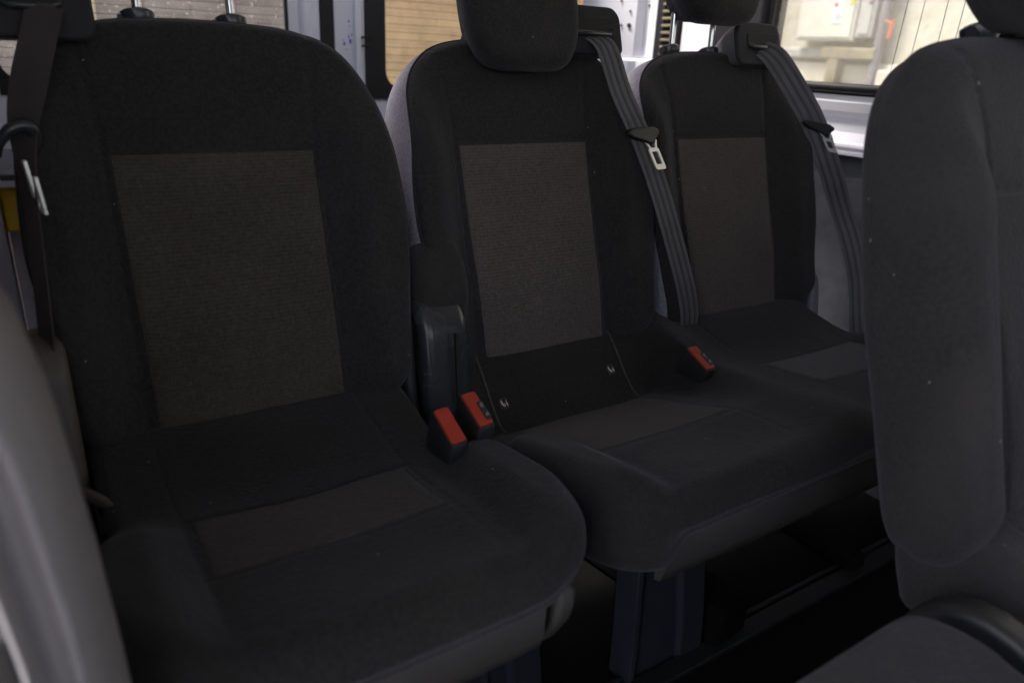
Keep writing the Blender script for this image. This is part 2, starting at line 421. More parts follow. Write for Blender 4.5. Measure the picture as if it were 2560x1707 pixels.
def make_cushion(parent, cs, xl, xr, fm, ims, cut_l=0.03, cut_r=0.045, sf=0.425, sl=0.03, sr=0.015, seams=None):
    h = cush_h(cs, xl, xr, 1, 1)
    o = [(xl + cut_l, -0.08), (xl + cut_l - 0.004, 0.0), (xl + cut_l - 0.004, 0.13), (xl + 0.008, 0.20), (xl, 0.27), (xl + 0.003, 0.34), (xl + 0.02, sf - 0.03), (xl + 0.07, sf)]
    nm = max(2, int((xr - xl) / 0.12))
    o += [(xl + 0.07 + (xr - xl - 0.14) * k / nm, sf + 0.008 * math.sin(math.pi * k / nm)) for k in range(1, nm)]
    o += [(xr - 0.07, sf), (xr - 0.02, sf - 0.03), (xr - 0.003, 0.34), (xr, 0.27), (xr - 0.008, 0.20), (xr - cut_r + 0.004, 0.13), (xr - cut_r + 0.004, 0.0), (xr - cut_r, -0.08)]
    o += [(xr - cut_r - (xr - xl - cut_l - cut_r) * k / nm, -0.085) for k in range(1, nm)]
    ol = cr(o, 300 if len(cs) == 1 else 420)
    edge = lambda a, b: 0.020 + 0.020 * sm(b, 0.30, 0.40)
    f, s = pad(ol, ((xl + xr) / 2, 0.18), h, FC, edge, (lambda O: 0.100 - 0.034 * sm(O.x, xl + 0.06, xl + 0.10)) if len(cs) > 1 else 0.075, rings=80, back_in=0.01)
    m = MB(); m.add(f.v, f.f); m.add(s.v, s.f)
    c_ = m.obj('cushion', fm, parent, angle=75)
    for c, im in zip(cs, ims):
        patch(c - 0.125, c + 0.125, 0.083 if len(cs) > 1 and c == cs[0] else 0.166, 0.280, h, FC, 44, 34).obj('cushion_panel', im, c_)
        for sx in ((-1, 1) if len(cs) > 1 and c == cs[0] else ()):      # stitched seams down the rear roll
            pts = []
            for k in range(13):
                s_ = -0.02 + 0.098 * k / 12; x = c + sx * 0.134
                pts.append(FC(x, s_, h(x, s_) + 0.0008))
            mm = MB(); mm.tube(pts, 0.0016, 6); mm.obj('stitched_seam', M['olive'], c_)
    if seams:
        for pts_ in seams:
            mm = MB(); mm.tube(cr([FC(x, q, h(x, q) - dz) for x, q, dz in pts_], 30, False), 0.0007, 5); mm.obj('stitched_seam', M['thread'], c_)
    # front skirt
    sk = MB(); poly = []
    n = 24; vs = []; fs = []
    for k in range(n + 1):
        x = xl + sl + (xr - xl - sl - sr) * k / n
        y = -(sf - 0.012) - 0.004 * math.sin(math.pi * k / n)
        for (dy, z) in ((0.0, 0.452), (-0.006, 0.440), (-0.005, 0.400), (0.0, 0.384), (0.010, 0.380), (0.012, 0.45)):
            vs.append(Vector((x, y + dy, z)))
    for k in range(n):
        for j in range(6):
            j2 = (j + 1) % 6; fs.append((k * 6 + j, (k + 1) * 6 + j, (k + 1) * 6 + j2, k * 6 + j2))
    fs += [tuple(range(6)), tuple(range(n * 6 + 5, n * 6 - 1, -1))]
    sk.add(vs, fs); sk.obj('front_skirt', M['skirt'], parent, angle=60)
    # seat pan
    pn = MB(); pn.box(xl + 0.09, xr - 0.09, -0.37, 0.06, 0.37, 0.398); pn.obj('seat_pan', M['plas'], parent, bevel=0.008)
    return c_, h

def cover_plate(name, parent, x0, x1, yc, hw, z0, z1, m, tilt=0.0, bv=0.010):
    """upright plastic shield with a round head, extruded across x with soft edges"""
    poly = [(yc - hw, z0), (yc + hw * 1.2, z0)]
    for k in range(13):
        a = math.pi * k / 12; poly.append((yc + 0.01 + hw * math.cos(a), z1 - hw + hw * math.sin(a)))
    b = MB(); b.prism(poly, lambda u, v, w: Vector((w + tilt * (v - z0), u + (v - z0) * 0.12, v)), x0, x1)
    return b.obj(name, m, parent, bevel=bv, seg=5, angle=50)

def buckle(parent, c, tilt=0.42, slot=True, sc_=1.0):
    """belt buckle: body along w, red button on end"""
    X = Matrix.Translation(Vector(c)) @ Matrix.Rotation(tilt, 4, 'X') @ Matrix.Rotation(R(-6), 4, 'Y')
    b = MB(); hx, hy = 0.0165 * sc_, 0.043 * sc_
    poly = rrect(-hx, hx, -hy, hy, 0.006, 4)
    rings = [(0.0, 0.90), (-0.004, 1.0), (-0.05, 1.0), (-0.085, 0.8), (-0.10, 0.62)]
    vs = []; fs = []; n = len(poly)
    for z, k in rings: vs += [X @ Vector((u * (k if z < -.06 else k), v * k, z)) for u, v in poly]
    for i in range(len(rings) - 1):
        for j in range(n): fs.append((i * n + j, i * n + (j + 1) % n, (i + 1) * n + (j + 1) % n, (i + 1) * n + j))
    fs += [tuple(range(n)), tuple(reversed(range((len(rings) - 1) * n, len(rings) * n)))]
    b.add(vs, fs); body = b.obj('buckle', M['plas'], parent, angle=50)
    r = MB(); r.prism(rrect(-hx * 0.80, hx * 0.80, -hy * 0.84, hy * 0.84, 0.003, 3), lambda u, v, w: X @ Vector((u, v, w)), -0.003, 0.0032)
    r.obj('release_button', M['red'], body, bevel=0.001, seg=2)
    if slot:
        s = MB(); s.prism(rrect(hx * 0.22, hx * 0.86, -hy * 0.66, hy * 0.30, 0.002, 3), lambda u, v, w: X @ Vector((u, v, w)), 0.0, 0.0046)
        s.obj('tongue_slot', M['plas'], body, bevel=0.0006, seg=1)
        s = MB()
        s.prism([(hx * .35, -hy * .5), (hx * .75, -hy * .5), (hx * .75, -hy * .3), (hx * .5, -hy * .38)], lambda u, v, w: X @ Vector((u, v, w)), 0.0044, 0.0054)
        s.prism([(hx * .35, hy * .02), (hx * .6, -hy * .1), (hx * .75, hy * .15), (hx * .5, hy * .15)], lambda u, v, w: X @ Vector((u, v, w)), 0.0044, 0.0054)
        s.obj('slot_guide', M['grey_plas'], body)
    st = MB(); a = X @ Vector((0, 0, -0.09)); st.tube([a, a + Vector((0.0, 0.03, -0.05)), a + Vector((0, 0.08, -0.09))], [0.012, 0.011, 0.009], 10)
    st.obj('buckle_stalk', M['brown_plas'], body)
    return body

def belt_housing(parent, dx, side, x0=0.058, x1=0.205, t0=0.492, t1=0.592):
    """rounded shoulder housing with belt slot, at the seat's shoulder"""
    o = [Vector((dx + side * (u), t)) for u, t in rrect(x0, x1, t0, t1, [0.022, 0.03, 0.018, 0.012], 6)]
    if side < 0: o.reverse()
    c = (dx + side * (x0 + x1) / 2, (t0 + t1) / 2)
    hh = lambda x, t: 0.018 - 0.10 * max(0, (t - t0 - 0.05))
    f, s = pad(o, c, hh, FB, 0.006, 0.10, rings=16, back_in=0.03, back_r=0.035)
    b = s.obj('belt_housing', M['grey_plas'], parent, angle=60)
    bz = f.obj('bezel', M['bezel'], b, angle=50)
    a0, a1 = x0 + 0.030, x1 - 0.020
    sl = MB(); pl = [(dx + side * u, t) for u, t in rrect(a0, a1, t0 + 0.034, t0 + 0.060, 0.009, 5)]
    sl.prism(pl, lambda u, v, w: FB(u, v, w), 0.010, 0.0195); sl.obj('belt_slot', M['hole'], b, bevel=0.001, seg=1)
    lp = MB(); lp.tube([FB(dx + side * (a0 + 0.004), t0 + 0.038, 0.017), FB(dx + side * (a0 + 0.012), t0 + 0.032, 0.023), FB(dx + side * (a1 - 0.012), t0 + 0.032, 0.023), FB(dx + side * (a1 - 0.004), t0 + 0.040, 0.017)], 0.0042, 10)
    lp.obj('slot_lip', M['gloss'], b)
    return b

def tongue(parent, p, d, w, nrm, L=0.040):
    """plastic belt stopper with the steel tongue below it. p centre, d down the belt, w across, nrm out"""
    d, w, nrm = d.normalized(), w.normalized(), nrm.normalized()
    fr = lambda u, v, n: p + w * u + d * v + nrm * n
    s = MB(); poly = [(-0.031, -0.008), (-0.034, 0.0), (-0.028, 0.006), (-0.008, 0.013), (0.002, 0.019), (0.014, 0.019), (0.020, 0.011), (0.033, 0.002), (0.034, -0.005), (0.026, -0.011), (-0.022, -0.011)]
    s.prism(poly, fr, 0.0, 0.011); st = s.obj('belt_stopper', M['plas'], parent, bevel=0.003)
    m = MB(); c = 0.009; out = rrect(c - 0.0115, c + 0.0115, 0.026, 0.026 + L, 0.004, 3); inn = rrect(c - 0.0062, c + 0.0062, 0.033, 0.026 + L - 0.010, 0.002, 3)
    n = len(out); z0, z1 = 0.004, 0.0068
    vs = [fr(u, v, z) for z in (z0, z1) for (u, v) in out] + [fr(u, v, z) for z in (z0, z1) for (u, v) in inn]
    fs = []
    for i in range(n):
        j = (i + 1) % n
        fs += [(i, j, n + j, n + i), (2 * n + i, 3 * n + i, 3 * n + j, 2 * n + j), (n + i, n + j, 3 * n + j, 3 * n + i), (i, 2 * n + i, 2 * n + j, j)]
    m.add(vs, fs)
    for sx in (-1, 1):
        m.prism([(c + sx * 0.0035, 0.0275), (c + sx * 0.008, 0.0275), (c + sx * 0.0145, 0.012), (c + sx * 0.011, 0.012)], fr, z0 + .0002, z1 + 0.0002)
    m.obj('belt_tongue', M['tongue'], parent, bevel=0.0006, seg=2)

def pedestal(parent, x0, x1, y, top=0.37, flare=0.03):
    pn = MB(); N = 14
    for (a, b, th_) in ((x0, x1, 0.0),):
        vs = []; fs = []
        rows = []
        for k in range(N + 1):
            z = top * (1 - k / N); fl = flare * sm(k / N, 0.2, 1.0)
            for x, dy in ((x0 - 0.012 + fl * 0.3, 0.05), (x0 - 0.012 + fl * 0.3, 0.0), (x0 + fl * 0.3, 0.0), (x0 + 0.006 + fl * 0.3, 0.010), (x1 - 0.006 + fl, 0.010), (x1 + fl, 0.0), (x1 + 0.05 + fl, 0.0), (x1 + 0.05 + fl, 0.05)):
                vs.append(Vector((x, y + dy + 0.04 * (k / N) * 0, z)))
        for k in range(N):
            for j in range(8):
                j2 = (j + 1) % 8; fs.append((k * 8 + j, (k + 1) * 8 + j, (k + 1) * 8 + j2, k * 8 + j2))
        fs += [tuple(range(8)), tuple(range(N * 8 + 7, N * 8 - 1, -1))]
        pn.add(vs, fs)
    return pn.obj('pedestal', M['navy'], parent, bevel=0.0022, seg=2)

def make_leg_bar(parent, x, y):
    m = MB(); m.box(x - 0.02, x + 0.02, y - 0.15, y + 0.15, 0.01, 0.04); m.box(x - 0.015, x + 0.015, y + 0.1, y + 0.14, 0.03, 0.37)
    return m.obj('leg', M['floor'], parent, bevel=0.004)

def belt_run(parent, path, m, width=0.044, seg=70, name='seat_belt', wd=None):
    P = cr(path, seg, closed=False)
    w = wd or (lambda i: Vector((1, 0, 0.12)))
    o = ribbon(P, width, w).obj(name, m, parent, angle=30)
    if not isinstance(width, list):
        for u in (-0.30, 0.0, 0.30):
            Q = []
            for i, p in enumerate(P):
                d = (P[min(i + 1, len(P) - 1)] - P[max(i - 1, 0)]).normalized(); ww = w(i).normalized(); ww = (ww - d * ww.dot(d)).normalized()
                n_ = ww.cross(d).normalized(); n_ = n_ if n_.y < 0 else -n_
                Q.append(p + ww * u * width + n_ * 0.0018)
            ribbon(Q, 0.0042, w, th=0.0012, ribs=1, nx=5).obj('rib_shade_strip', M['belt_rib_shade'], o, angle=30)  # darker strips stand in for the shade between webbing ribs
    return o, P

# --- left single seat
ls = thing('single_seat', 'dark single seat, leftmost of the rear row, with bare chrome posts along its top', 'seat', (-0.0115, -0.012, 0), 'three places of the rear row')
make_back(ls, 0.010, M['fab'], M['ins'], ic=0.001, headrest=(0.63, 0.09), posts=(-0.068, 0.043))
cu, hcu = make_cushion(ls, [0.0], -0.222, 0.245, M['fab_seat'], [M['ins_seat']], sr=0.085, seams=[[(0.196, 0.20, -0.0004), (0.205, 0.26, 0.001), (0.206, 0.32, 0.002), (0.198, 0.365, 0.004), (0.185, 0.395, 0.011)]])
belt_housing(ls, 0.0, -1, x0=0.112, x1=0.226, t0=0.500, t1=0.600)
path = [FB(-0.160, 0.53, 0.03), FB(-0.170, 0.50, 0.034), FB(-0.184, 0.46, 0.036), FB(-0.199, 0.41, 0.036), FB(-0.204, 0.37, 0.036), FB(-0.208, 0.30, 0.034), FB(-0.214, 0.2, 0.03), FB(-0.221, 0.10, 0.02), FB(-0.222, 0.0, 0.0), FB(-0.220, -0.10, -0.02)]
b, P = belt_run(ls, path, M['belt_dust'], width=[0.038 - 0.014 * sm(i, 8, 24) for i in range(70)],
                wd=lambda i: Vector((1, -0.4 - 1.2 * sm(i, 10, 24), 0.1)))
# stopper ring and tongue, hanging twisted on the outer flank
d = Vector((-0.05, -sT, -cT)); st_ = MB()
cpt = FB(-0.209, 0.382, 0.038); X = Matrix.Translation(cpt) @ Matrix.Rotation(R(35), 4, 'Y') @ Matrix.Rotation(R(20), 4, 'Z')
st_.tube([X @ Vector((-0.016 * math.cos(a), 0, 0.024 * math.sin(a))) for a in [k * math.pi * 1.5 / 14 - 0.9 for k in range(15)]], [0.003 + 0.005 * math.sin(math.pi * k / 14) for k in range(15)], 10)
st_.obj('belt_stopper', M['gloss'], b)
tg = MB()
q0 = FB(-0.203, 0.345, 0.052)
fr = lambda u, v, w: q0 + Vector((0.30, -0.9, -0.05)).normalized() * u + Vector((0.10, -0.06, -1)).normalized() * v + Vector((0.9, 0.3, 0.1)).normalized() * w
tg.prism([(-0.012, -0.018), (-0.006, -0.018), (-0.005, 0.03), (-0.011, 0.03)], fr, 0, 0.004)
tg.prism([(0.005, -0.004), (0.011, -0.004), (0.011, 0.03), (0.005, 0.03)], fr, 0, 0.004)
tg.prism([(-0.011, 0.0302), (0.011, 0.0302), (0.011, 0.036), (-0.011, 0.036)], fr, 0, 0.004)
tg.obj('belt_tongue', M['tongue'], b, bevel=0.001)
cover_plate('recliner_cover', ls, 0.208, 0.228, 0.015, 0.032, 0.40, 0.608, M['plas'])
lc = cover_plate('recliner_cover', ls, -0.238, -0.200, 0.0, 0.050, 0.33, 0.640, M['brown_plas']); lc['label'] = 'dusty brown recliner cover'
m = MB(); m.prism([(0, 0), (0.155, -0.035), (0.158, -0.058), (0.0, -0.022)], lambda u, v, w: Vector((-0.215 + u * 0.55, -0.055 - u * 0.75 + w, 0.490 + v * 0.7)), 0, 0.02)
m.obj('recline_lever', M['brown_plas'], ls, bevel=0.004)
m = MB(); m.tube([(-0.215, -0.10, 0.40), (-0.185, -0.10, 0.40)], 0.045, 28); m.obj('recliner_knob', M['plas'], ls, bevel=0.004)
buckle(ls, (0.173, -0.190, 0.532), slot=False, sc_=0.74)
# side trim lobe hanging under the front right corner
m = MB(); o = cr([(-0.02, 0.035), (0.035, 0.035), (0.040, 0.005), (0.022, -0.03), (0.006, -0.052), (-0.010, -0.055), (-0.020, -0.035), (-0.026, 0.0)], 40)
m.prism([(v.x, v.y) for v in o], lambda u, v, w: Vector((0.185 + w, -0.385 - u * 0.9, 0.415 + v)), -0.011, 0.011)
m.obj('side_trim', M['skirt'], ls, bevel=0.007)
pedestal(ls, 0.235, 0.262, -0.20)
make_leg_bar(ls, -0.15, -0.15)
m = MB(); m.prism(rrect(0, 0.02, 0, 0.014, 0.003), lambda u, v, w: Vector((0.12 + u, -0.33 + w, 0.30 + v)), 0, 0.05); m.obj('adjuster_tab', M['grey_plas'], ls, bevel=0.001)

# --- double bench: middle and right places
S = 0.46
ds = thing('double_seat', 'dark double bench right of the single seat, with small white child seat symbols', 'seat', (S, 0, 0), 'three places of the rear row')
make_back(ds, 0.020, M['fab'], M['ins_mid'], ic=0.003, headrest=(0.478, 0.092), posts=(-0.062, 0.055), hx=-0.020)
make_back(ds, S + 0.018, M['fab'], M['ins_mid'], ic=S + 0.002, headrest=(0.574, 0.092), posts=(-0.093, 0.012), hx=-0.035)
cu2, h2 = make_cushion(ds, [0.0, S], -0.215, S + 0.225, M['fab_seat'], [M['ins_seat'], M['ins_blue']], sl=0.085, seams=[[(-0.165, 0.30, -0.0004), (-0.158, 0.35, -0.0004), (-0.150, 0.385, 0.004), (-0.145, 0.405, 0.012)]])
belt_housing(ds, 0.008, 1, x0=0.055, x1=0.205, t0=0.514, t1=0.594)
belt_housing(ds, S, 1, x0=0.040, x1=0.172, t0=0.510, t1=0.592)
lo = lambda a: Vector((a[0], a[1] - 0, a[2]))
def rel(x, t, n): return FB(x - S, t, n)
p1 = [rel(0.612, 0.545, 0.014), rel(0.622, 0.520, 0.034), rel(0.645, 0.45, 0.034), rel(0.674, 0.38, 0.038), rel(0.702, 0.30, 0.040), rel(0.730, 0.20, 0.040), rel(0.756, 0.10, 0.036), rel(0.768, 0.04, 0.024), rel(0.772, -0.01, -0.01), rel(0.775, -0.06, -0.06)]
b1, P1 = belt_run(ds, p1, M['belt'])
p2 = [rel(1.028, 0.545, 0.014), rel(1.046, 0.520, 0.036), rel(1.088, 0.46, 0.046), rel(1.142, 0.39, 0.046), rel(1.200, 0.30, 0.036), rel(1.250, 0.22, 0.022), rel(1.285, 0.14, 0.020), rel(1.305, 0.06, 0.018), rel(1.315, -0.03, 0.01), rel(1.318, -0.16, 0.01)]
b2, P2 = belt_run(ds, p2, M['belt'], width=0.046, wd=lambda i: Vector((1, -0.65, 0.12)))
nr = Vector((0.1, -cT, sT))
def at_t(P, z): return min(P, key=lambda q: abs(q.z - z))
z_ = FB(0, 0.378, 0.03).z
q = at_t(P1, z_); i = P1.index(q); tongue(b1, q + nr * 0.0015, P1[i + 3] - P1[i - 3], Vector((1, 0, 0.05)), nr)
z_ = FB(0, 0.392, 0.02).z
q = at_t(P2, z_); i = P2.index(q); tongue(b2, q + nr * 0.003, P2[i + 3] - P2[i - 3], Vector((1, -0.5, -0.15)), Vector((-0.4, -0.85, 0.3)), L=0.034)
c1 = cover_plate('recliner_cover', ds, -0.238, -0.158, 0.006, 0.052, 0.38, 0.616, M['gloss'], bv=0.016)
c1['label'] = 'glossy black recliner cover with a shiny rounded head'
m = MB(); m.prism([(-0.040, 0.40), (-0.036, 0.40), (-0.036 + 0.022, 0.575), (-0.043 + 0.022, 0.575)], lambda u, v, w: Vector((w, u - 0.012, v)), -0.196, -0.192); m.obj('cover_joint', M['hole'], c1)
# lower bolster wing left of middle place
o = cr([(-0.03, -0.06), (0.03, -0.065), (0.045, -0.01), (0.035, 0.05), (0.0, 0.075), (-0.03, 0.05), (-0.045, 0.0)], 48)
f_, s_ = pad([Vector((p.x - 0.185, p.y + 0.175)) for p in o], (-0.185, 0.175), lambda a, b: 0.034 - 2.0 * ((a + 0.185) ** 2 + (b - 0.175) ** 2), FB, 0.02, 0.07, rings=20)
m = MB(); m.add(f_.v, f_.f); m.add(s_.v, s_.f); m.obj('side_bolster', M['fab'], ds, angle=80)
buckle(ds, (0.209 - S, -0.186, 0.536), slot=True, sc_=0.74)
buckle(ds, (0.658 - S, -0.145, 0.506), slot=True, sc_=0.70)
cover_plate('recliner_cover', ds, 0.222, 0.250, 0.03, 0.035, 0.38, 0.53, M['olive'])
cover_plate('recliner_cover', ds, S + 0.232, S + 0.262, 0.02, 0.040, 0.38, 0.56, M['grey_plas'])
# child seat symbols
def icon(x, s):
    base = FC(x, s, h2(x, s)); du = (FC(x + 0.01, s, h2(x + 0.01, s)) - base).normalized(); dv = -(FC(x, s + 0.01, h2(x, s + 0.01)) - base).normalized(); nn = du.cross(dv).normalized()
    P = lambda u, v: base + du * u + dv * v + nn * 0.0012
    a = MB(); sq = [P(u, v) for u, v in rrect(-0.0062, 0.0062, -0.0078, 0.0078, 0.0025, 3)]; a.tube(sq + [sq[0]], 0.00028, 5, False)
    t = a.obj('child_seat_symbol', M['label_line'], cu2)
    g = MB(); g.tube([P(-0.0042, 0.004), P(-0.0030, -0.001), P(-0.0006, -0.0045), P(0.0025, -0.0035)], [0.0005, 0.0007, 0.0008, 0.0006], 6)
    g.tube([P(-0.0012, 0.0030), P(-0.002, 0.0005), P(0.0, -0.0012), P(0.0033, -0.0008)], 0.00045, 6)
    g.tube([P(-0.0033, 0.0052), P(-0.0025, 0.0042)], 0.0009, 8)
    g.tube([P(0.0058, -0.0048), P(0.0052, 0.0016)], 0.0007, 6); g.tube([P(0.0050, 0.0030), P(0.0049, 0.0038)], 0.0007, 6)
    g.obj('symbol_print', M['label'], t)
icon(0.346 - S, 0.040); icon(0.567 - S, 0.032)
pedestal(ds, 0.475 - S, 0.555 - S, -0.255, flare=0.035)
make_leg_bar(ds, 0.62, -0.12)

# --- foreground seat, one row nearer
fs_ = thing('front_row_seat', 'charcoal seat close in the right foreground, cut off by the picture edge', 'seat', (0.695, -0.655, 0.026))
make_back(fs_, 0.0, M['fab_front'], M['fab_front'], headrest=(0.520, 0.104), posts=(-0.04, 0.04), hx=-0.008, sm_=M['fab_front'], er=0.034, dep=0.088, tb=0.035)
make_cushion(fs_, [0.0], -0.215, 0.235, M['fab_front'], [M['ins_seat']])
cover_plate('recliner_cover', fs_, -0.262, -0.225, -0.075, 0.085, 0.34, 0.476, M['plas'])
pedestal(fs_, 0.0, 0.08, -0.25)

# --- folded seat beside it
fd = thing('folded_seat', 'grey seat folded flat in the bottom right corner, left of the foreground seat', 'seat', (0.19, -0.655, 0))
o = cr([(-0.19, 0.0), (-0.10, 0.002), (0.0, 0.002), (0.12, 0.002), (0.185, 0.001), (0.205, -0.008), (0.217, -0.030), (0.219, -0.06), (0.212, -0.095), (0.218, -0.20), (0.21, -0.36), (0.18, -0.44), (0.1, -0.47), (-0.1, -0.47), (-0.19, -0.43), (-0.215, -0.3), (-0.22, -0.1), (-0.21, -0.02)], 200)
f_, s_ = pad(o, (0, -0.22), lambda x, y: -0.10 * max(0, -(y + 0.10)) * 1.0, lambda x, y, n: Vector((x, y, 0.502 + n)), 0.014, 0.075, rings=24)
m = MB(); m.add(f_.v, f_.f); m.add(s_.v, s_.f); m.obj('folded_backrest', M['fab_front'], fd, angle=75)
m = MB(); m.box(-0.20, 0.20, -0.42, -0.02, 0.34, 0.405); m.obj('cushion', M['fab'], fd, bevel=0.03, seg=5)
pedestal(fd, -0.06, 0.02, -0.20, top=0.34)

# ------------------------------------------------------------------ van shell
XR, XL, YR, YF, ZC = 1.38, -0.262, 1.20, -2.1, 1.62
m = MB(); m.box(XL - 0.012, XR + 0.05, YF - 0.05, YR + 0.06, -0.06, 0.0); tag(m.obj('floor', M['floor'], smooth=False), kind='structure')
m = MB(); m.box(XL - 0.40, XR + 0.05, YF - 0.05, 0.28, ZC, ZC + 0.04); m.box(XL - 0.40, 0.92, 1.0, YR + 0.06, ZC, ZC + 0.04); m.box(0.9201, XR + 0.05, 1.16, YR + 0.06, ZC, ZC + 0.04)
m.box(XL - 0.40, -0.1, 0.2801, 0.9999, ZC, ZC + 0.04); m.box(-0.0999, 0.86, 0.2801, 0.47, ZC, ZC + 0.04); m.box(0.9201, 1.2099, 0.2801, 0.34, ZC, ZC + 0.04); m.box(0.9201, 1.04, 0.3401, 1.1599, ZC, ZC + 0.04); m.box(0.8601, 0.92, 0.2801, 0.9999, ZC, ZC + 0.04); m.box(1.21, XR + 0.05, 0.2801, 1.1599, ZC, ZC + 0.04); tag(m.obj('ceiling', M['liner'], smooth=False), kind='structure')  # two roof openings out of view, added to let light in from above
m = MB(); m.box(-0.62, XL + 0.004, YR + 0.001, YR + 0.03, 0.0, ZC); tag(m.obj('wall_rear', M['grey_plas'], smooth=False), kind='structure')
# floor rails
for k, (y0_, nm) in enumerate(((-0.285, 'low black floor rail running crosswise under the bench'), (0.14, 'black floor rail under the backs of the rear seats'))):
    m = MB(); m.box(XL + 0.02, XR - 0.02, y0_, y0_ + 0.035, 0.0, 0.012); m.box(XL + 0.02, XR - 0.02, y0_ + 0.042, y0_ + 0.052, 0.0, 0.010)
    tag(m.obj('floor_rail', M['plas'], bevel=0.003), nm, 'floor rail', 'floor rails')
m = MB(); X = Matrix.Translation((0.68, -0.10, 0.03)) @ Matrix.Rotation(R(8), 4, 'Z'); m.box(-0.045, 0.045, -0.17, 0.17, -0.03, 0.05, X)
tag(m.obj('mounting_foot', M['floor'], bevel=0.012), 'dark rubber seat mounting block on the floor behind the wide pedestal', 'mounting block')
m = MB(); m.tube(cr([(1.10, -0.10, 0.02), (1.12, -0.02, 0.16), (1.16, 0.0, 0.30), (1.20, 0.05, 0.40)], 24, False), 0.004, 8)
tag(m.obj('cable', M['plas']), 'thin black cable hanging under the right end of the bench', 'cable')

# right wall: panels around the window
def wall_piece(name, m_, b, **kw): return tag(b.obj(name, m_, smooth=False, **kw), kind='structure')
WZ0, WZ1, WY1 = 0.925, 1.50, 0.405
m = MB(); m.box(XR, XR + 0.05, YF, YR, 0.0, 0.772); wall_piece('wall_right', M['dark'], m)
# white steel side panel under window with ledge (pressed profile)
prof = [(0.0, 0.90), (-0.004, 0.885), (0.0, 0.865), (0.010, 0.852), (0.012, 0.82), (0.004, 0.800), (-0.012, 0.796), (-0.014, 0.790), (-0.004, 0.787), (-0.004, 0.782), (-0.016, 0.780), (-0.016, 0.773), (0.05, 0.773), (0.05, 0.90)]
sp = thing('side_panel', 'white painted pressed steel panel under the right window', 'wall panel', (XR, 0, 0))
m = MB(); m.prism(prof, lambda u, v, w: Vector((u, w, v)), YF, 0.78); m.obj('pressed_panel', M['white'], sp, angle=25)
m = MB(); m.box(0.0, 0.05, 0.575, 0.71, 0.90, ZC); m.obj('pillar_panel', M['white'], sp, bevel=0.006)
m = MB(); m.box(0.0, 0.05, YF, 0.78, 1.53, ZC); m.obj('header', M['white'], sp)
# window with rubber seal
sw = thing('side_window', 'large right side window with rounded corner, thick black rubber seal and thin wires', 'window', (XR, 0, 0))
outer = [(YF, 0.90), (0.572, 0.90), (0.572, 1.53), (YF, 1.53)]
hole = rrect(YF + 0.1, WY1, WZ0, WZ1, 0.085, 8)
def ring(out_pts, in_pts, fr, a, b):
    """frame: outer quad around rounded hole, built as strips"""
    m = MB(); n = len(in_pts)
    def proj_out(p):
        x0 = min(q[0] for q in out_pts); x1 = max(q[0] for q in out_pts); y0 = min(q[1] for q in out_pts); y1 = max(q[1] for q in out_pts)
        cx = (x0 + x1) / 2; cy = (y0 + y1) / 2
        ix0 = min(q[0] for q in in_pts); ix1 = max(q[0] for q in in_pts); iy0 = min(q[1] for q in in_pts); iy1 = max(q[1] for q in in_pts)
        ux = (p[0] - ix0) / (ix1 - ix0); uy = (p[1] - iy0) / (iy1 - iy0)
        k = max(abs(ux - .5), abs(uy - .5)) * 2
        ux = .5 + (ux - .5) / k; uy = .5 + (uy - .5) / k
        return (x0 + ux * (x1 - x0), y0 + uy * (y1 - y0))
    outp = [proj_out(p) for p in in_pts]
    # insert exact corners
    vs = [fr(*p, w) for w in (a, b) for p in in_pts] + [fr(*p, w) for w in (a, b) for p in outp]; fs = []
    for i in range(n):
        j = (i + 1) % n
        fs += [(i, j, n + j, n + i), (2 * n + i, 3 * n + i, 3 * n + j, 2 * n + j), (i, 2 * n + i, 2 * n + j, j), (n + i, n + j, 3 * n + j, 3 * n + i)]
    return m.add(vs, fs)
m = ring(outer, hole, lambda u, v, w: Vector((w, u, v)), 0.0, 0.045); m.obj('window_surround', M['black_trim'], sw, bevel=0.0)
m = MB(); pts = [Vector((-0.002, u, v)) for u, v in rrect(YF + 0.09, WY1 + 0.008, WZ0 - 0.010, WZ1 + 0.01, 0.09, 10)]; m.tube(pts + [pts[0]], 0.011, 10, False); m.obj('window_seal', M['seal'], sw)
m = MB(); m.box(0.020, 0.024, YF + 0.08, WY1 + 0.02, WZ0 - 0.02, WZ1 + 0.02); m.obj('glass', M['glass_haze'], sw, smooth=False)
m = MB()
for (ya, yb) in ((0.066, 0.086), (0.029, 0.049), (-0.012, -0.002), (-0.052, -0.034)):
    m.tube([(0.018, ya, WZ1), (0.018, yb, WZ0)], 0.0007, 6)
m.obj('aerial_wires', M['hole'], sw)
# black pillar trim
m = MB(); m.prism([(0.408, 0.93), (0.568, 0.93), (0.568, 1.52), (0.425, 1.52)], lambda u, v, w: Vector((XR - 0.028 + w, u, v)), 0, 0.026)
tag(m.obj('pillar_trim', M['black_trim'], bevel=0.01), 'black pillar trim behind the right belt guide, left of the side window', 'pillar trim')
# vent grille
vg = thing('vent_grille', 'narrow black louvred vent strip with tan slats on the rear side wall', 'vent', (XR, 0, 0))
m = MB(); m.box(-0.010, 0.05, 0.712, 0.805, 0.775, ZC); m.obj('vent_frame', M['black_trim'], vg, bevel=0.004)
m = MB()
for k in range(40):
    z = 0.80 + k * 0.0185; m.box(-0.016, -0.009, 0.733, 0.775, z, z + 0.0075)
m.obj('louvre', worn('tan_slat', (0.20, 0.16, 0.10), 0.6), vg, bevel=0.002)
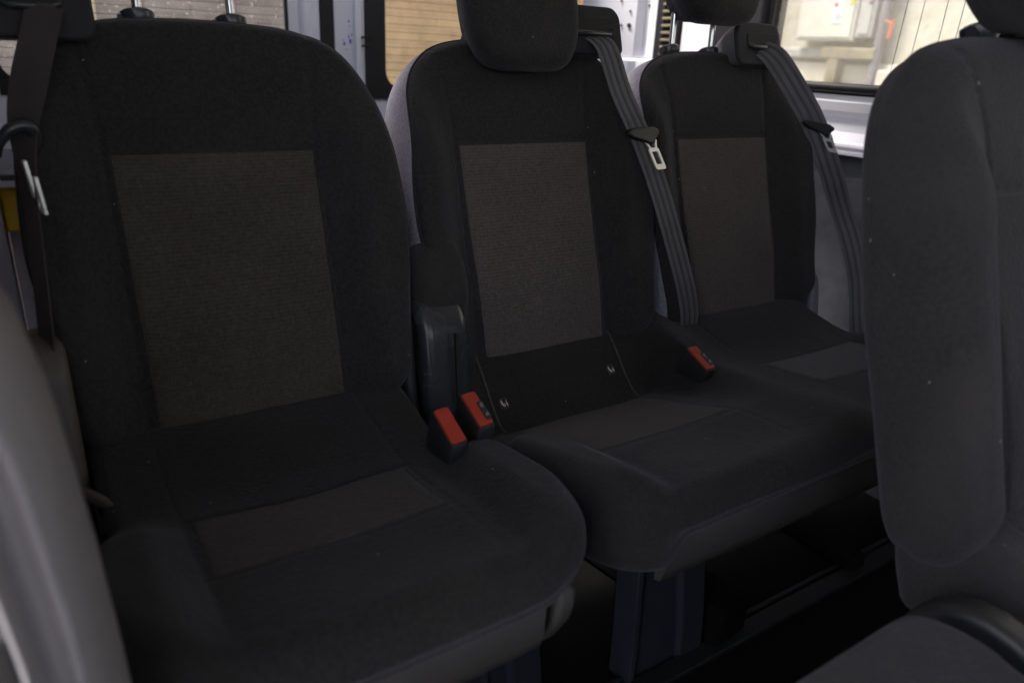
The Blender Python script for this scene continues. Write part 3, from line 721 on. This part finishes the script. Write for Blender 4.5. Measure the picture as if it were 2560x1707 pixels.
# rear corner pillar
rp = thing('corner_pillar', 'bright white rear corner pillar with small drilled holes', 'pillar', (XR, 0, 0))
m = MB(); prof = [(-0.006, 0.808), (-0.006, 0.865), (-0.03, 0.885), (-0.055, 0.955), (-0.065, 1.00), (-0.065, 1.10), (0.05, 1.10), (0.05, 0.808)]
m.prism(prof, lambda u, v, w: Vector((u, v, w)), 0.0, 0.955); m.prism([(u + (0.018 if i < 6 else 0), v + (0.0 if i < 6 else 0)) for i, (u, v) in enumerate(prof)], lambda u, v, w: Vector((u, v, w)), 0.9551, ZC)
m.obj('pillar_shell', M['white'], rp, bevel=0.008, angle=30)
m = MB()
for (yy, zz, r_) in ((0.905, 1.045, 0.006), (0.93, 1.045, 0.0035), (0.905, 1.083, 0.003), (0.935, 1.11, 0.003), (0.86, 1.10, 0.003)):
    t = (yy - 0.885) / 0.07; x = -0.012 - 0.025 * max(0, t) if yy > 0.885 else -0.006 + 0.018 - 0.024 * (yy - 0.865) / 0.02 * 0
    m.tube([(x - 0.003, yy - 0.001, zz), (x + 0.004, yy, zz)], r_, 12)
m.obj('screw_hole', M['hole'], rp)

# rear doors
def rear_door(label, x0, x1, wx0, wx1, glass, seal_w):
    d = thing('rear_door', label, 'door', ((x0 + x1) / 2, YR, 0), 'rear barn doors'); ox = (x0 + x1) / 2
    z0w, z1w = 0.84, 1.50
    m = MB(); m.box(x0 - ox, x1 - ox, 0, 0.022, 0.0, z0w - 0.03); m.box(x0 - ox, wx0 - seal_w - ox, 0, 0.022, z0w - 0.0299, ZC); m.box(wx1 + seal_w - ox, x1 - ox, 0, 0.022, z0w - 0.0299, ZC); m.box(wx0 - seal_w - ox, wx1 + seal_w - ox, 0, 0.022, z1w + 0.0, ZC)
    m.obj('door_panel', M['white'], d, bevel=0.004)
    a = rrect(wx0 - ox, wx1 - ox, z0w, z1w, 0.05, 6)
    ring([(wx0 - seal_w - ox, z0w - 0.03), (wx1 + seal_w - ox, z1w)], a, lambda u, v, w: Vector((u, w, v)), -0.004, 0.010).obj('window_seal', M['seal'], d, smooth=False)
    m = MB(); m.box(wx0 - 0.003 - ox, wx1 + 0.003 - ox, 0.006, 0.009, z0w - 0.01, z1w + 0.01); m.obj('glass', glass, d, smooth=False)
    m = MB()
    k = 0
    while z0w + 0.03 + k * 0.0205 < z1w - 0.02:
        z = z0w + 0.03 + k * 0.0205; m.tube([(wx0 - ox, 0.003, z), (wx1 - ox, 0.003, z)], 0.0006, 5); k += 1
    m.obj('demister_lines', M['hole'], d)
    # pressed inner skin below window
    m = MB(); m.box(x0 + 0.04 - ox, x1 - 0.04 - ox, -0.02, -0.001, 0.12, 0.60); m.obj('inner_panel', M['dark'], d, bevel=0.01)
    return d
dl = rear_door('left rear door with spattered glass and white frame, seen above the single seat', XL + 0.005, 0.528, -0.215, 0.434, M['glass_dirty'], 0.006)
dr = rear_door('right rear door with tan brick showing through its window, between the seats', 0.565, XR - 0.075, 0.715, 1.20, M['glass'], 0.060)
m = MB(); m.box(0.5285, 0.5645, YR - 0.004, YR + 0.03, 0.0, ZC)
tag(m.obj('door_seal', M['seal']), 'black rubber seal in the gap between the two white rear doors', 'seal')
m = MB(); m.box(XR - 0.0745, XR - 0.0, YR - 0.012, YR + 0.045, 0.0, ZC); tag(m.obj('hinge_seal', M['seal']), 'black seal strip between the right rear door and corner pillar', 'seal')
m = MB(); xo = (XL + 0.005 + 0.528) / 2
m.prism([(0.468, 0.001), (0.472, -0.008), (0.480, -0.013), (0.490, -0.013), (0.498, -0.008), (0.503, 0.001)], lambda u, v, w: Vector((u - xo, v, w)), 0.1, ZC - 0.02); m.obj('pressed_rib', M['white'], dl, angle=80)
# raised lip and blue paint flecks on the meeting edge of right door
m = MB(); m.box(0.620 - 0.935, 0.637 - 0.935, -0.018, -0.0005, 0.1, ZC - 0.02); m.obj('door_lip', M['white'], dr, bevel=0.004)
m = MB()
for x, z, s_ in ((0.608, 1.012, .0028), (0.611, 1.000, .0016), (0.594, 0.955, .0042), (0.591, 0.963, .0015), (0.612, 0.962, .0045), (0.607, 0.972, .003), (0.616, 0.978, .002), (0.598, 0.940, .0014)):
    x -= 0.935
    m.prism([(x + s_ * math.cos(a) * random.uniform(.5, 1.2), z + 1.6 * s_ * math.sin(a) * random.uniform(.5, 1.2)) for a in [i * 0.9 for i in range(7)]], lambda u, v, w: Vector((u, w, v)), -0.0006, 0.0002)
m.obj('paint_fleck', M['blue'], dr, smooth=False)
m = MB()
for z in (0.95, 0.972): m.tube([(0.637 - 0.935, -0.004, z), (0.655 - 0.935, -0.010, z + 0.003), (0.672 - 0.935, -0.004, z + 0.002)], 0.003, 8)
m.obj('door_catch', M['hole'], dr)
# things on the left door low down, seen past the seat
m = MB(); m.prism([(0, 0.0), (0, 0.075), (0.02, 0.095), (0.05, 0.095), (0.05, 0.0)], lambda u, v, w: Vector((w, YR - 0.10 + u, 0.52 + v)), XL + 0.002, -0.10)
tag(m.obj('grab_bar', M['yellow'], bevel=0.006), 'yellow painted bar at the far left edge, behind the single seat', 'bar')
m = MB(); m.prism([(-0.03, 0.0), (-0.045, 0.014), (-0.03, 0.035), (0.05, 0.06), (0.05, 0.0)], lambda u, v, w: Vector((w, YR - 0.10 + u, 0.640 + v)), XL + 0.01, -0.08)
tag(m.obj('door_ledge', M['grey_plas'], bevel=0.004), 'grey moulded ledge just above the yellow bar', 'ledge')

# left wall behind the side door opening, with a solid upper part
m = MB(); wp = [(-0.262, 0), (-0.262, 0.70), (-0.272, 0.78), (-0.300, 0.85), (-0.335, 0.92), (-0.38, 1.0), (-0.48, 1.3), (-0.52, ZC)]
m.prism(wp + [(x - 0.010, z) for x, z in reversed(wp)], lambda u, v, w: Vector((u, w, v)), -0.372, YR); wall_piece('wall_left', M['grey_plas'], m)
m = MB(); m.box(XL - 0.05, XR + 0.05, YF - 0.05, YF, 0.0, 0.80); m.box(XL - 0.05, XR + 0.05, YF - 0.05, YF, 1.5, ZC); m.box(XL - 0.05, XL + 0.08, YF - 0.05, YF, 0.80, 1.5); m.box(XR - 0.08, XR + 0.05, YF - 0.05, YF, 0.80, 1.5); wall_piece('wall_front', M['dark'], m)
m = MB(); m.box(XL - 0.011, XL, YF, -1.90, 0.0, ZC); m.box(XL - 0.011, XL, -1.899, -0.3725, 1.47, ZC); wall_piece('wall_left_front', M['grey_plas'], m)

# door pillar in the near left foreground: moulded, with ridge and groove
_n = NT(M['pillar']); _v = _n.coord((1, 1, 0.45), (0.1, 0.2, 0)); _n.bump(_n.noise(_v, 26, 5, 0.6), 0.8, 0.004)
prof = [(-0.262, -0.368), (-0.235, -0.370), (-0.226, -0.385), (-0.2215, -0.41), (-0.2215, -0.452), (-0.2265, -0.480), (-0.2330, -0.497), (-0.2385, -0.506), (-0.2415, -0.5105), (-0.2445, -0.5095), (-0.2475, -0.503), (-0.2535, -0.4995), (-0.2585, -0.503), (-0.2605, -0.515), (-0.2640, -0.525), (-0.2668, -0.522), (-0.2675, -0.50), (-0.2675, -0.44), (-0.2675, -0.375)]
pc = cr([Vector((a, b, 0)) for a, b in prof], 120)
m = MB(); vs = []; fs = []; NZ = 60
for k in range(NZ + 1):
    z = 0.0 + 1.3 * k / NZ; T = [(0, -0.003), (.55, -0.003), (.65, .002), (.75, .010), (.80, .019), (.843, .032), (.9, .055), (1.0, .10), (1.3, .24)]
    q_ = [i for i in range(len(T) - 1) if T[i][0] <= z + 1e-9][-1]; sh = 2 * (T[q_][1] + (T[q_ + 1][1] - T[q_][1]) * (z - T[q_][0]) / (T[q_ + 1][0] - T[q_][0]))
    for p in pc: vs.append(Vector((p.x - sh * 0.5, p.y - 0.0 * z, z)))
n_ = len(pc)
for k in range(NZ):
    for i in range(n_):
        j = (i + 1) % n_; fs.append((k * n_ + i, k * n_ + j, (k + 1) * n_ + j, (k + 1) * n_ + i))
fs += [tuple(range(n_)), tuple(reversed(range(NZ * n_, (NZ + 1) * n_)))]
m.add(vs, fs)
tag(m.obj('door_pillar', M['pillar'], angle=60), 'blurred grey lilac door pillar with a rounded ridge, close in the lower left foreground', 'pillar')
m = MB(); m.box(-0.42, -0.276, -0.40, -0.30, 0.0, 0.575); m.box(-0.40, -0.28, -1.89, -0.54, -0.05, 0.06); m.box(-0.33, -0.275, -1.89, -0.93, 0.0601, 0.84)  # tall panel behind the camera is added to block low door light
tag(m.obj('door_sill_blocker', M['seal'], bevel=0.01), 'black door step unit at the very bottom left corner, with an unseen light-blocking panel', 'sill')

# ------------------------------------------------------------------ outside
asph = worn('pale_paving', (0.36, 0.35, 0.34), 0.7, 0.4, var=0.4, bump=0.5, scale=40)
m = MB(); m.add([(-60, -60, -0.45), (60, -60, -0.45), (60, 60, -0.45), (-60, 60, -0.45)], [(0, 1, 2, 3)])
tag(m.obj('ground', asph, smooth=False), kind='structure')
bw = brick_mat('tan_brick', (0.50, 0.34, 0.19), (0.44, 0.29, 0.165), (0.40, 0.27, 0.165), 0.215, 0.075, (R(90), 0, 0), 0.005)  # tan raised to stand in for sun this wall faces away from
bg = brick_mat('grey_brown_brick', (0.23, 0.19, 0.175), (0.18, 0.145, 0.135), (0.16, 0.125, 0.12), 0.215, 0.075, (R(90), 0, 0), 0.006, 0.6)
m = MB(); m.box(1.25, 3.0, 3.2, 3.4, -0.45, 5.0); tag(m.obj('brick_wall', bw, smooth=False), 'tan brick wall, sunlight put into its colour, behind the right rear door window', 'wall')
m = MB(); m.box(-4.0, 1.249, 3.35, 3.6, -0.45, 5.0); tag(m.obj('brick_wall', bg, smooth=False), 'grey brown brick wall behind the left rear window', 'wall')
m = MB(); m.box(0.05, 0.215, 3.28, 3.349, -0.45, 3.2); tag(m.obj('timber_post', worn('pale_timber', (0.62, 0.48, 0.30), 0.8), bevel=0.01), 'pale timber post against the grey brown brick wall', 'post')
# side yard wall
sm_ = mat('weathered_render', (0.6, 0.56, 0.48), 0.9, 0, 0.2); n = NT(sm_); v = n.coord((1, 1, 1))
a = n.noise(v, 3.0, 10, 0.75); b_ = n.noise(v, 16, 8, 0.8)
c = n.ramp(a, [(0.28, (0.40, 0.31, 0.20)), (0.45, (0.58, 0.53, 0.44)), (0.60, (0.62, 0.59, 0.51)), (0.80, (0.47, 0.45, 0.41))])
c = n.mix(n.math('MULTIPLY', n.ramp(b_, [(0.48, (0, 0, 0)), (0.66, (1, 1, 1))]), 0.6), c, (0.42, 0.36, 0.28)); n.color(c); n.bump(b_, 0.7, 0.02)
lo_ = worn('cream_plinth_paint', (0.72, 0.65, 0.54), 0.8, 0.3, var=0.08)
m = MB(); m.box(3.4, 3.7, -3.0, 5.0, 0.9, 4.5); tag(m.obj('rendered_wall', sm_, smooth=False), 'weathered cream rendered wall outside the right window', 'wall')
m = MB(); m.box(3.37, 3.7, -3.0, 5.0, -0.45, 0.985); tag(m.obj('plinth', lo_, bevel=0.01), 'smooth cream plinth along the foot of the rendered wall', 'plinth')
mm_ = worn('mossy_timber', (0.26, 0.22, 0.15), 0.9, 0.2, var=0.5, bump=0.8, scale=30)
m = MB(); m.box(3.30, 3.369, 1.34, 1.63, 1.00, 1.055); m.box(3.30, 3.369, 1.53, 1.59, -0.45, 1.0)
tag(m.obj('timber_bracket', mm_, bevel=0.008), 'mossy brown timber post with short crosspiece against the cream plinth', 'bracket')
m = MB(); m.box(3.34, 3.399, 1.635, 1.95, 1.00, 1.05); tag(m.obj('stone_ledge', worn('grey_stone', (0.40, 0.38, 0.36), 0.9, var=0.5), bevel=0.01), 'grey stone ledge under the wall cabinet, left of the timber post', 'ledge')
def cabinet(y0, y1, z0, z1, col, label):
    t = thing('meter_cabinet', label, 'cabinet', (3.4, (y0 + y1) / 2, z0), 'meter cabinets on the yard wall'); w = (y1 - y0) / 2
    cm = worn('cabinet_' + str(round(y0, 1)), col, 0.6, var=0.06)
    m = MB(); m.box(-0.10, -0.001, -w, w, 0, z1 - z0); m.obj('cabinet_body', cm, t, bevel=0.006)
    m = MB(); m.box(-0.108, -0.1005, -w + 0.015, w - 0.015, 0.015, z1 - z0 - 0.015); m.obj('cabinet_door', cm, t, bevel=0.003)
    return t
t = cabinet(1.47, 1.80, 1.085, 1.75, (0.62, 0.59, 0.52), 'large cream meter cabinet with a warning notice, left of the brown pipe')
wl = mat('white_notice', (0.66, 0.70, 0.76), 0.6); rd = mat('red_notice', (0.5, 0.07, 0.05), 0.6); yl = mat('yellow_notice', (0.5, 0.47, 0.06), 0.6); gy = mat('grey_notice', (0.45, 0.47, 0.52), 0.6)
o_ = (1.47 + 1.80) / 2
m = MB(); m.box(-0.111, -0.1085, 1.545 - o_, 1.595 - o_, 1.165 - 1.085, 1.265 - 1.085); nt = m.obj('notice', wl, t, smooth=False)
m = MB(); m.box(-0.1125, -0.1112, 1.573 - o_, 1.592 - o_, 1.240 - 1.085, 1.258 - 1.085); m.obj('red_mark', rd, nt, smooth=False)
m = MB()
for k in range(3): m.box(-0.1125, -0.1112, 1.552 - o_, 1.585 - o_, (1.180 + k * 0.014) - 1.085, (1.186 + k * 0.014) - 1.085)
m.obj('printed_lines', gy, nt, smooth=False)
m = MB(); m.prism([(1.478 - o_, 0.165), (1.512 - o_, 0.165), (1.495 - o_, 0.205)], lambda u, v, w: Vector((w, u, v)), -0.111, -0.1085); m.obj('warning_triangle', yl, t, smooth=False)
t = cabinet(1.375, 1.462, 1.10, 1.75, (0.44, 0.42, 0.40), 'narrow grey cabinet with vent slots between the cream cabinet and pipe')
m = MB()
for k in range(4): m.box(-0.111, -0.1085, -0.028, -0.008, 0.15 + k * 0.02, 0.158 + k * 0.02)
m.obj('vent_slot', M['hole'], t, smooth=False)
m = MB(); m.tube([(3.33, 1.345, -0.4), (3.33, 1.345, 3.5)], 0.022, 16)
tag(m.obj('drain_pipe', worn('dark_pipe', (0.20, 0.18, 0.20), 0.5, var=0.3)), 'dark vertical pipe on the cream wall beside the grey cabinet', 'pipe')
m = MB(); m.tube([(3.30, 1.285, 1.10), (3.30, 1.275, 1.18)], 0.008, 10); m.tube([(3.30, 1.32, 1.18), (3.30, 1.28, 1.16)], 0.004, 8)
tag(m.obj('pipe_valve', worn('orange_valve', (0.62, 0.13, 0.05), 0.5)), 'small orange red valve handle right of the dark pipe', 'valve')
m = MB(); m.box(3.31, 3.369, 1.22, 1.315, -0.4, 0.96); tag(m.obj('downpipe_shoe', worn('pinkish_board', (0.52, 0.43, 0.38), 0.8), bevel=0.01), 'pinkish board against the plinth below the pipe', 'board')

# ------------------------------------------------------------------ light
w = bpy.data.worlds.new('World'); sc.world = w; w.use_nodes = True
nt_ = w.node_tree; sky = nt_.nodes.new('ShaderNodeTexSky'); sky.sky_type = 'NISHITA'; sky.sun_disc = False
EL, AZ = 62, 307           # sun high, from behind left of the van
sky.sun_elevation = R(EL); sky.sun_rotation = R(AZ); sky.air_density = 1.0; sky.dust_density = 3.0
bgd = nt_.nodes['Background']; hsv = nt_.nodes.new('ShaderNodeHueSaturation'); hsv.inputs['Saturation'].default_value = 0.45; nt_.links.new(sky.outputs[0], hsv.inputs['Color']); nt_.links.new(hsv.outputs[0], bgd.inputs[0]); bgd.inputs[1].default_value = 0.15
sd = bpy.data.lights.new('sun', 'SUN'); sd.energy = 2.5; sd.angle = R(12); sd.color = (1.0, 0.94, 0.86)
so = bpy.data.objects.new('sun', sd); COL.objects.link(so)
dirv = Vector((math.sin(R(AZ)) * math.cos(R(EL)), math.cos(R(AZ)) * math.cos(R(EL)), math.sin(R(EL))))
so.rotation_euler = dirv.to_track_quat('Z', 'Y').to_euler(); so.location = dirv * 20

# ------------------------------------------------------------------ camera
yaw, pit, roll, f = 0.59886247, 0.36906704, 0.05140177, 1863.78
cd = bpy.data.cameras.new('camera'); co = bpy.data.objects.new('camera', cd); COL.objects.link(co); sc.camera = co
fw = Vector((math.sin(yaw) * math.cos(pit), math.cos(yaw) * math.cos(pit), -math.sin(pit)))
r_ = Vector((math.cos(yaw), -math.sin(yaw), 0)); u_ = r_.cross(fw)
r2 = r_ * math.cos(roll) + u_ * math.sin(roll); u2 = -r_ * math.sin(roll) + u_ * math.cos(roll)
co.matrix_world = Matrix((( r2.x, u2.x, -fw.x, -0.2311561), (r2.y, u2.y, -fw.y, -0.90132394), (r2.z, u2.z, -fw.z, 0.9544092), (0, 0, 0, 1)))
cd.sensor_width = 36; cd.lens = f / 2560 * 36; cd.clip_start = 0.02; cd.clip_end = 300
cd.dof.use_dof = True; cd.dof.focus_distance = 1.15; cd.dof.aperture_fstop = 3.2

sc.view_settings.view_transform = 'Standard'; sc.view_settings.look = 'None'; sc.view_settings.gamma = 1.0
sc.view_settings.use_curve_mapping = False; sc.view_settings.exposure = 1.9
sc.cycles.use_denoising = True; sc.cycles.max_bounces = 10; sc.cycles.diffuse_bounces = 6; sc.cycles.transparent_max_bounces = 16
sc.cycles.sample_clamp_indirect = 4; sc.cycles.caustics_reflective = False; sc.cycles.caustics_refractive = False
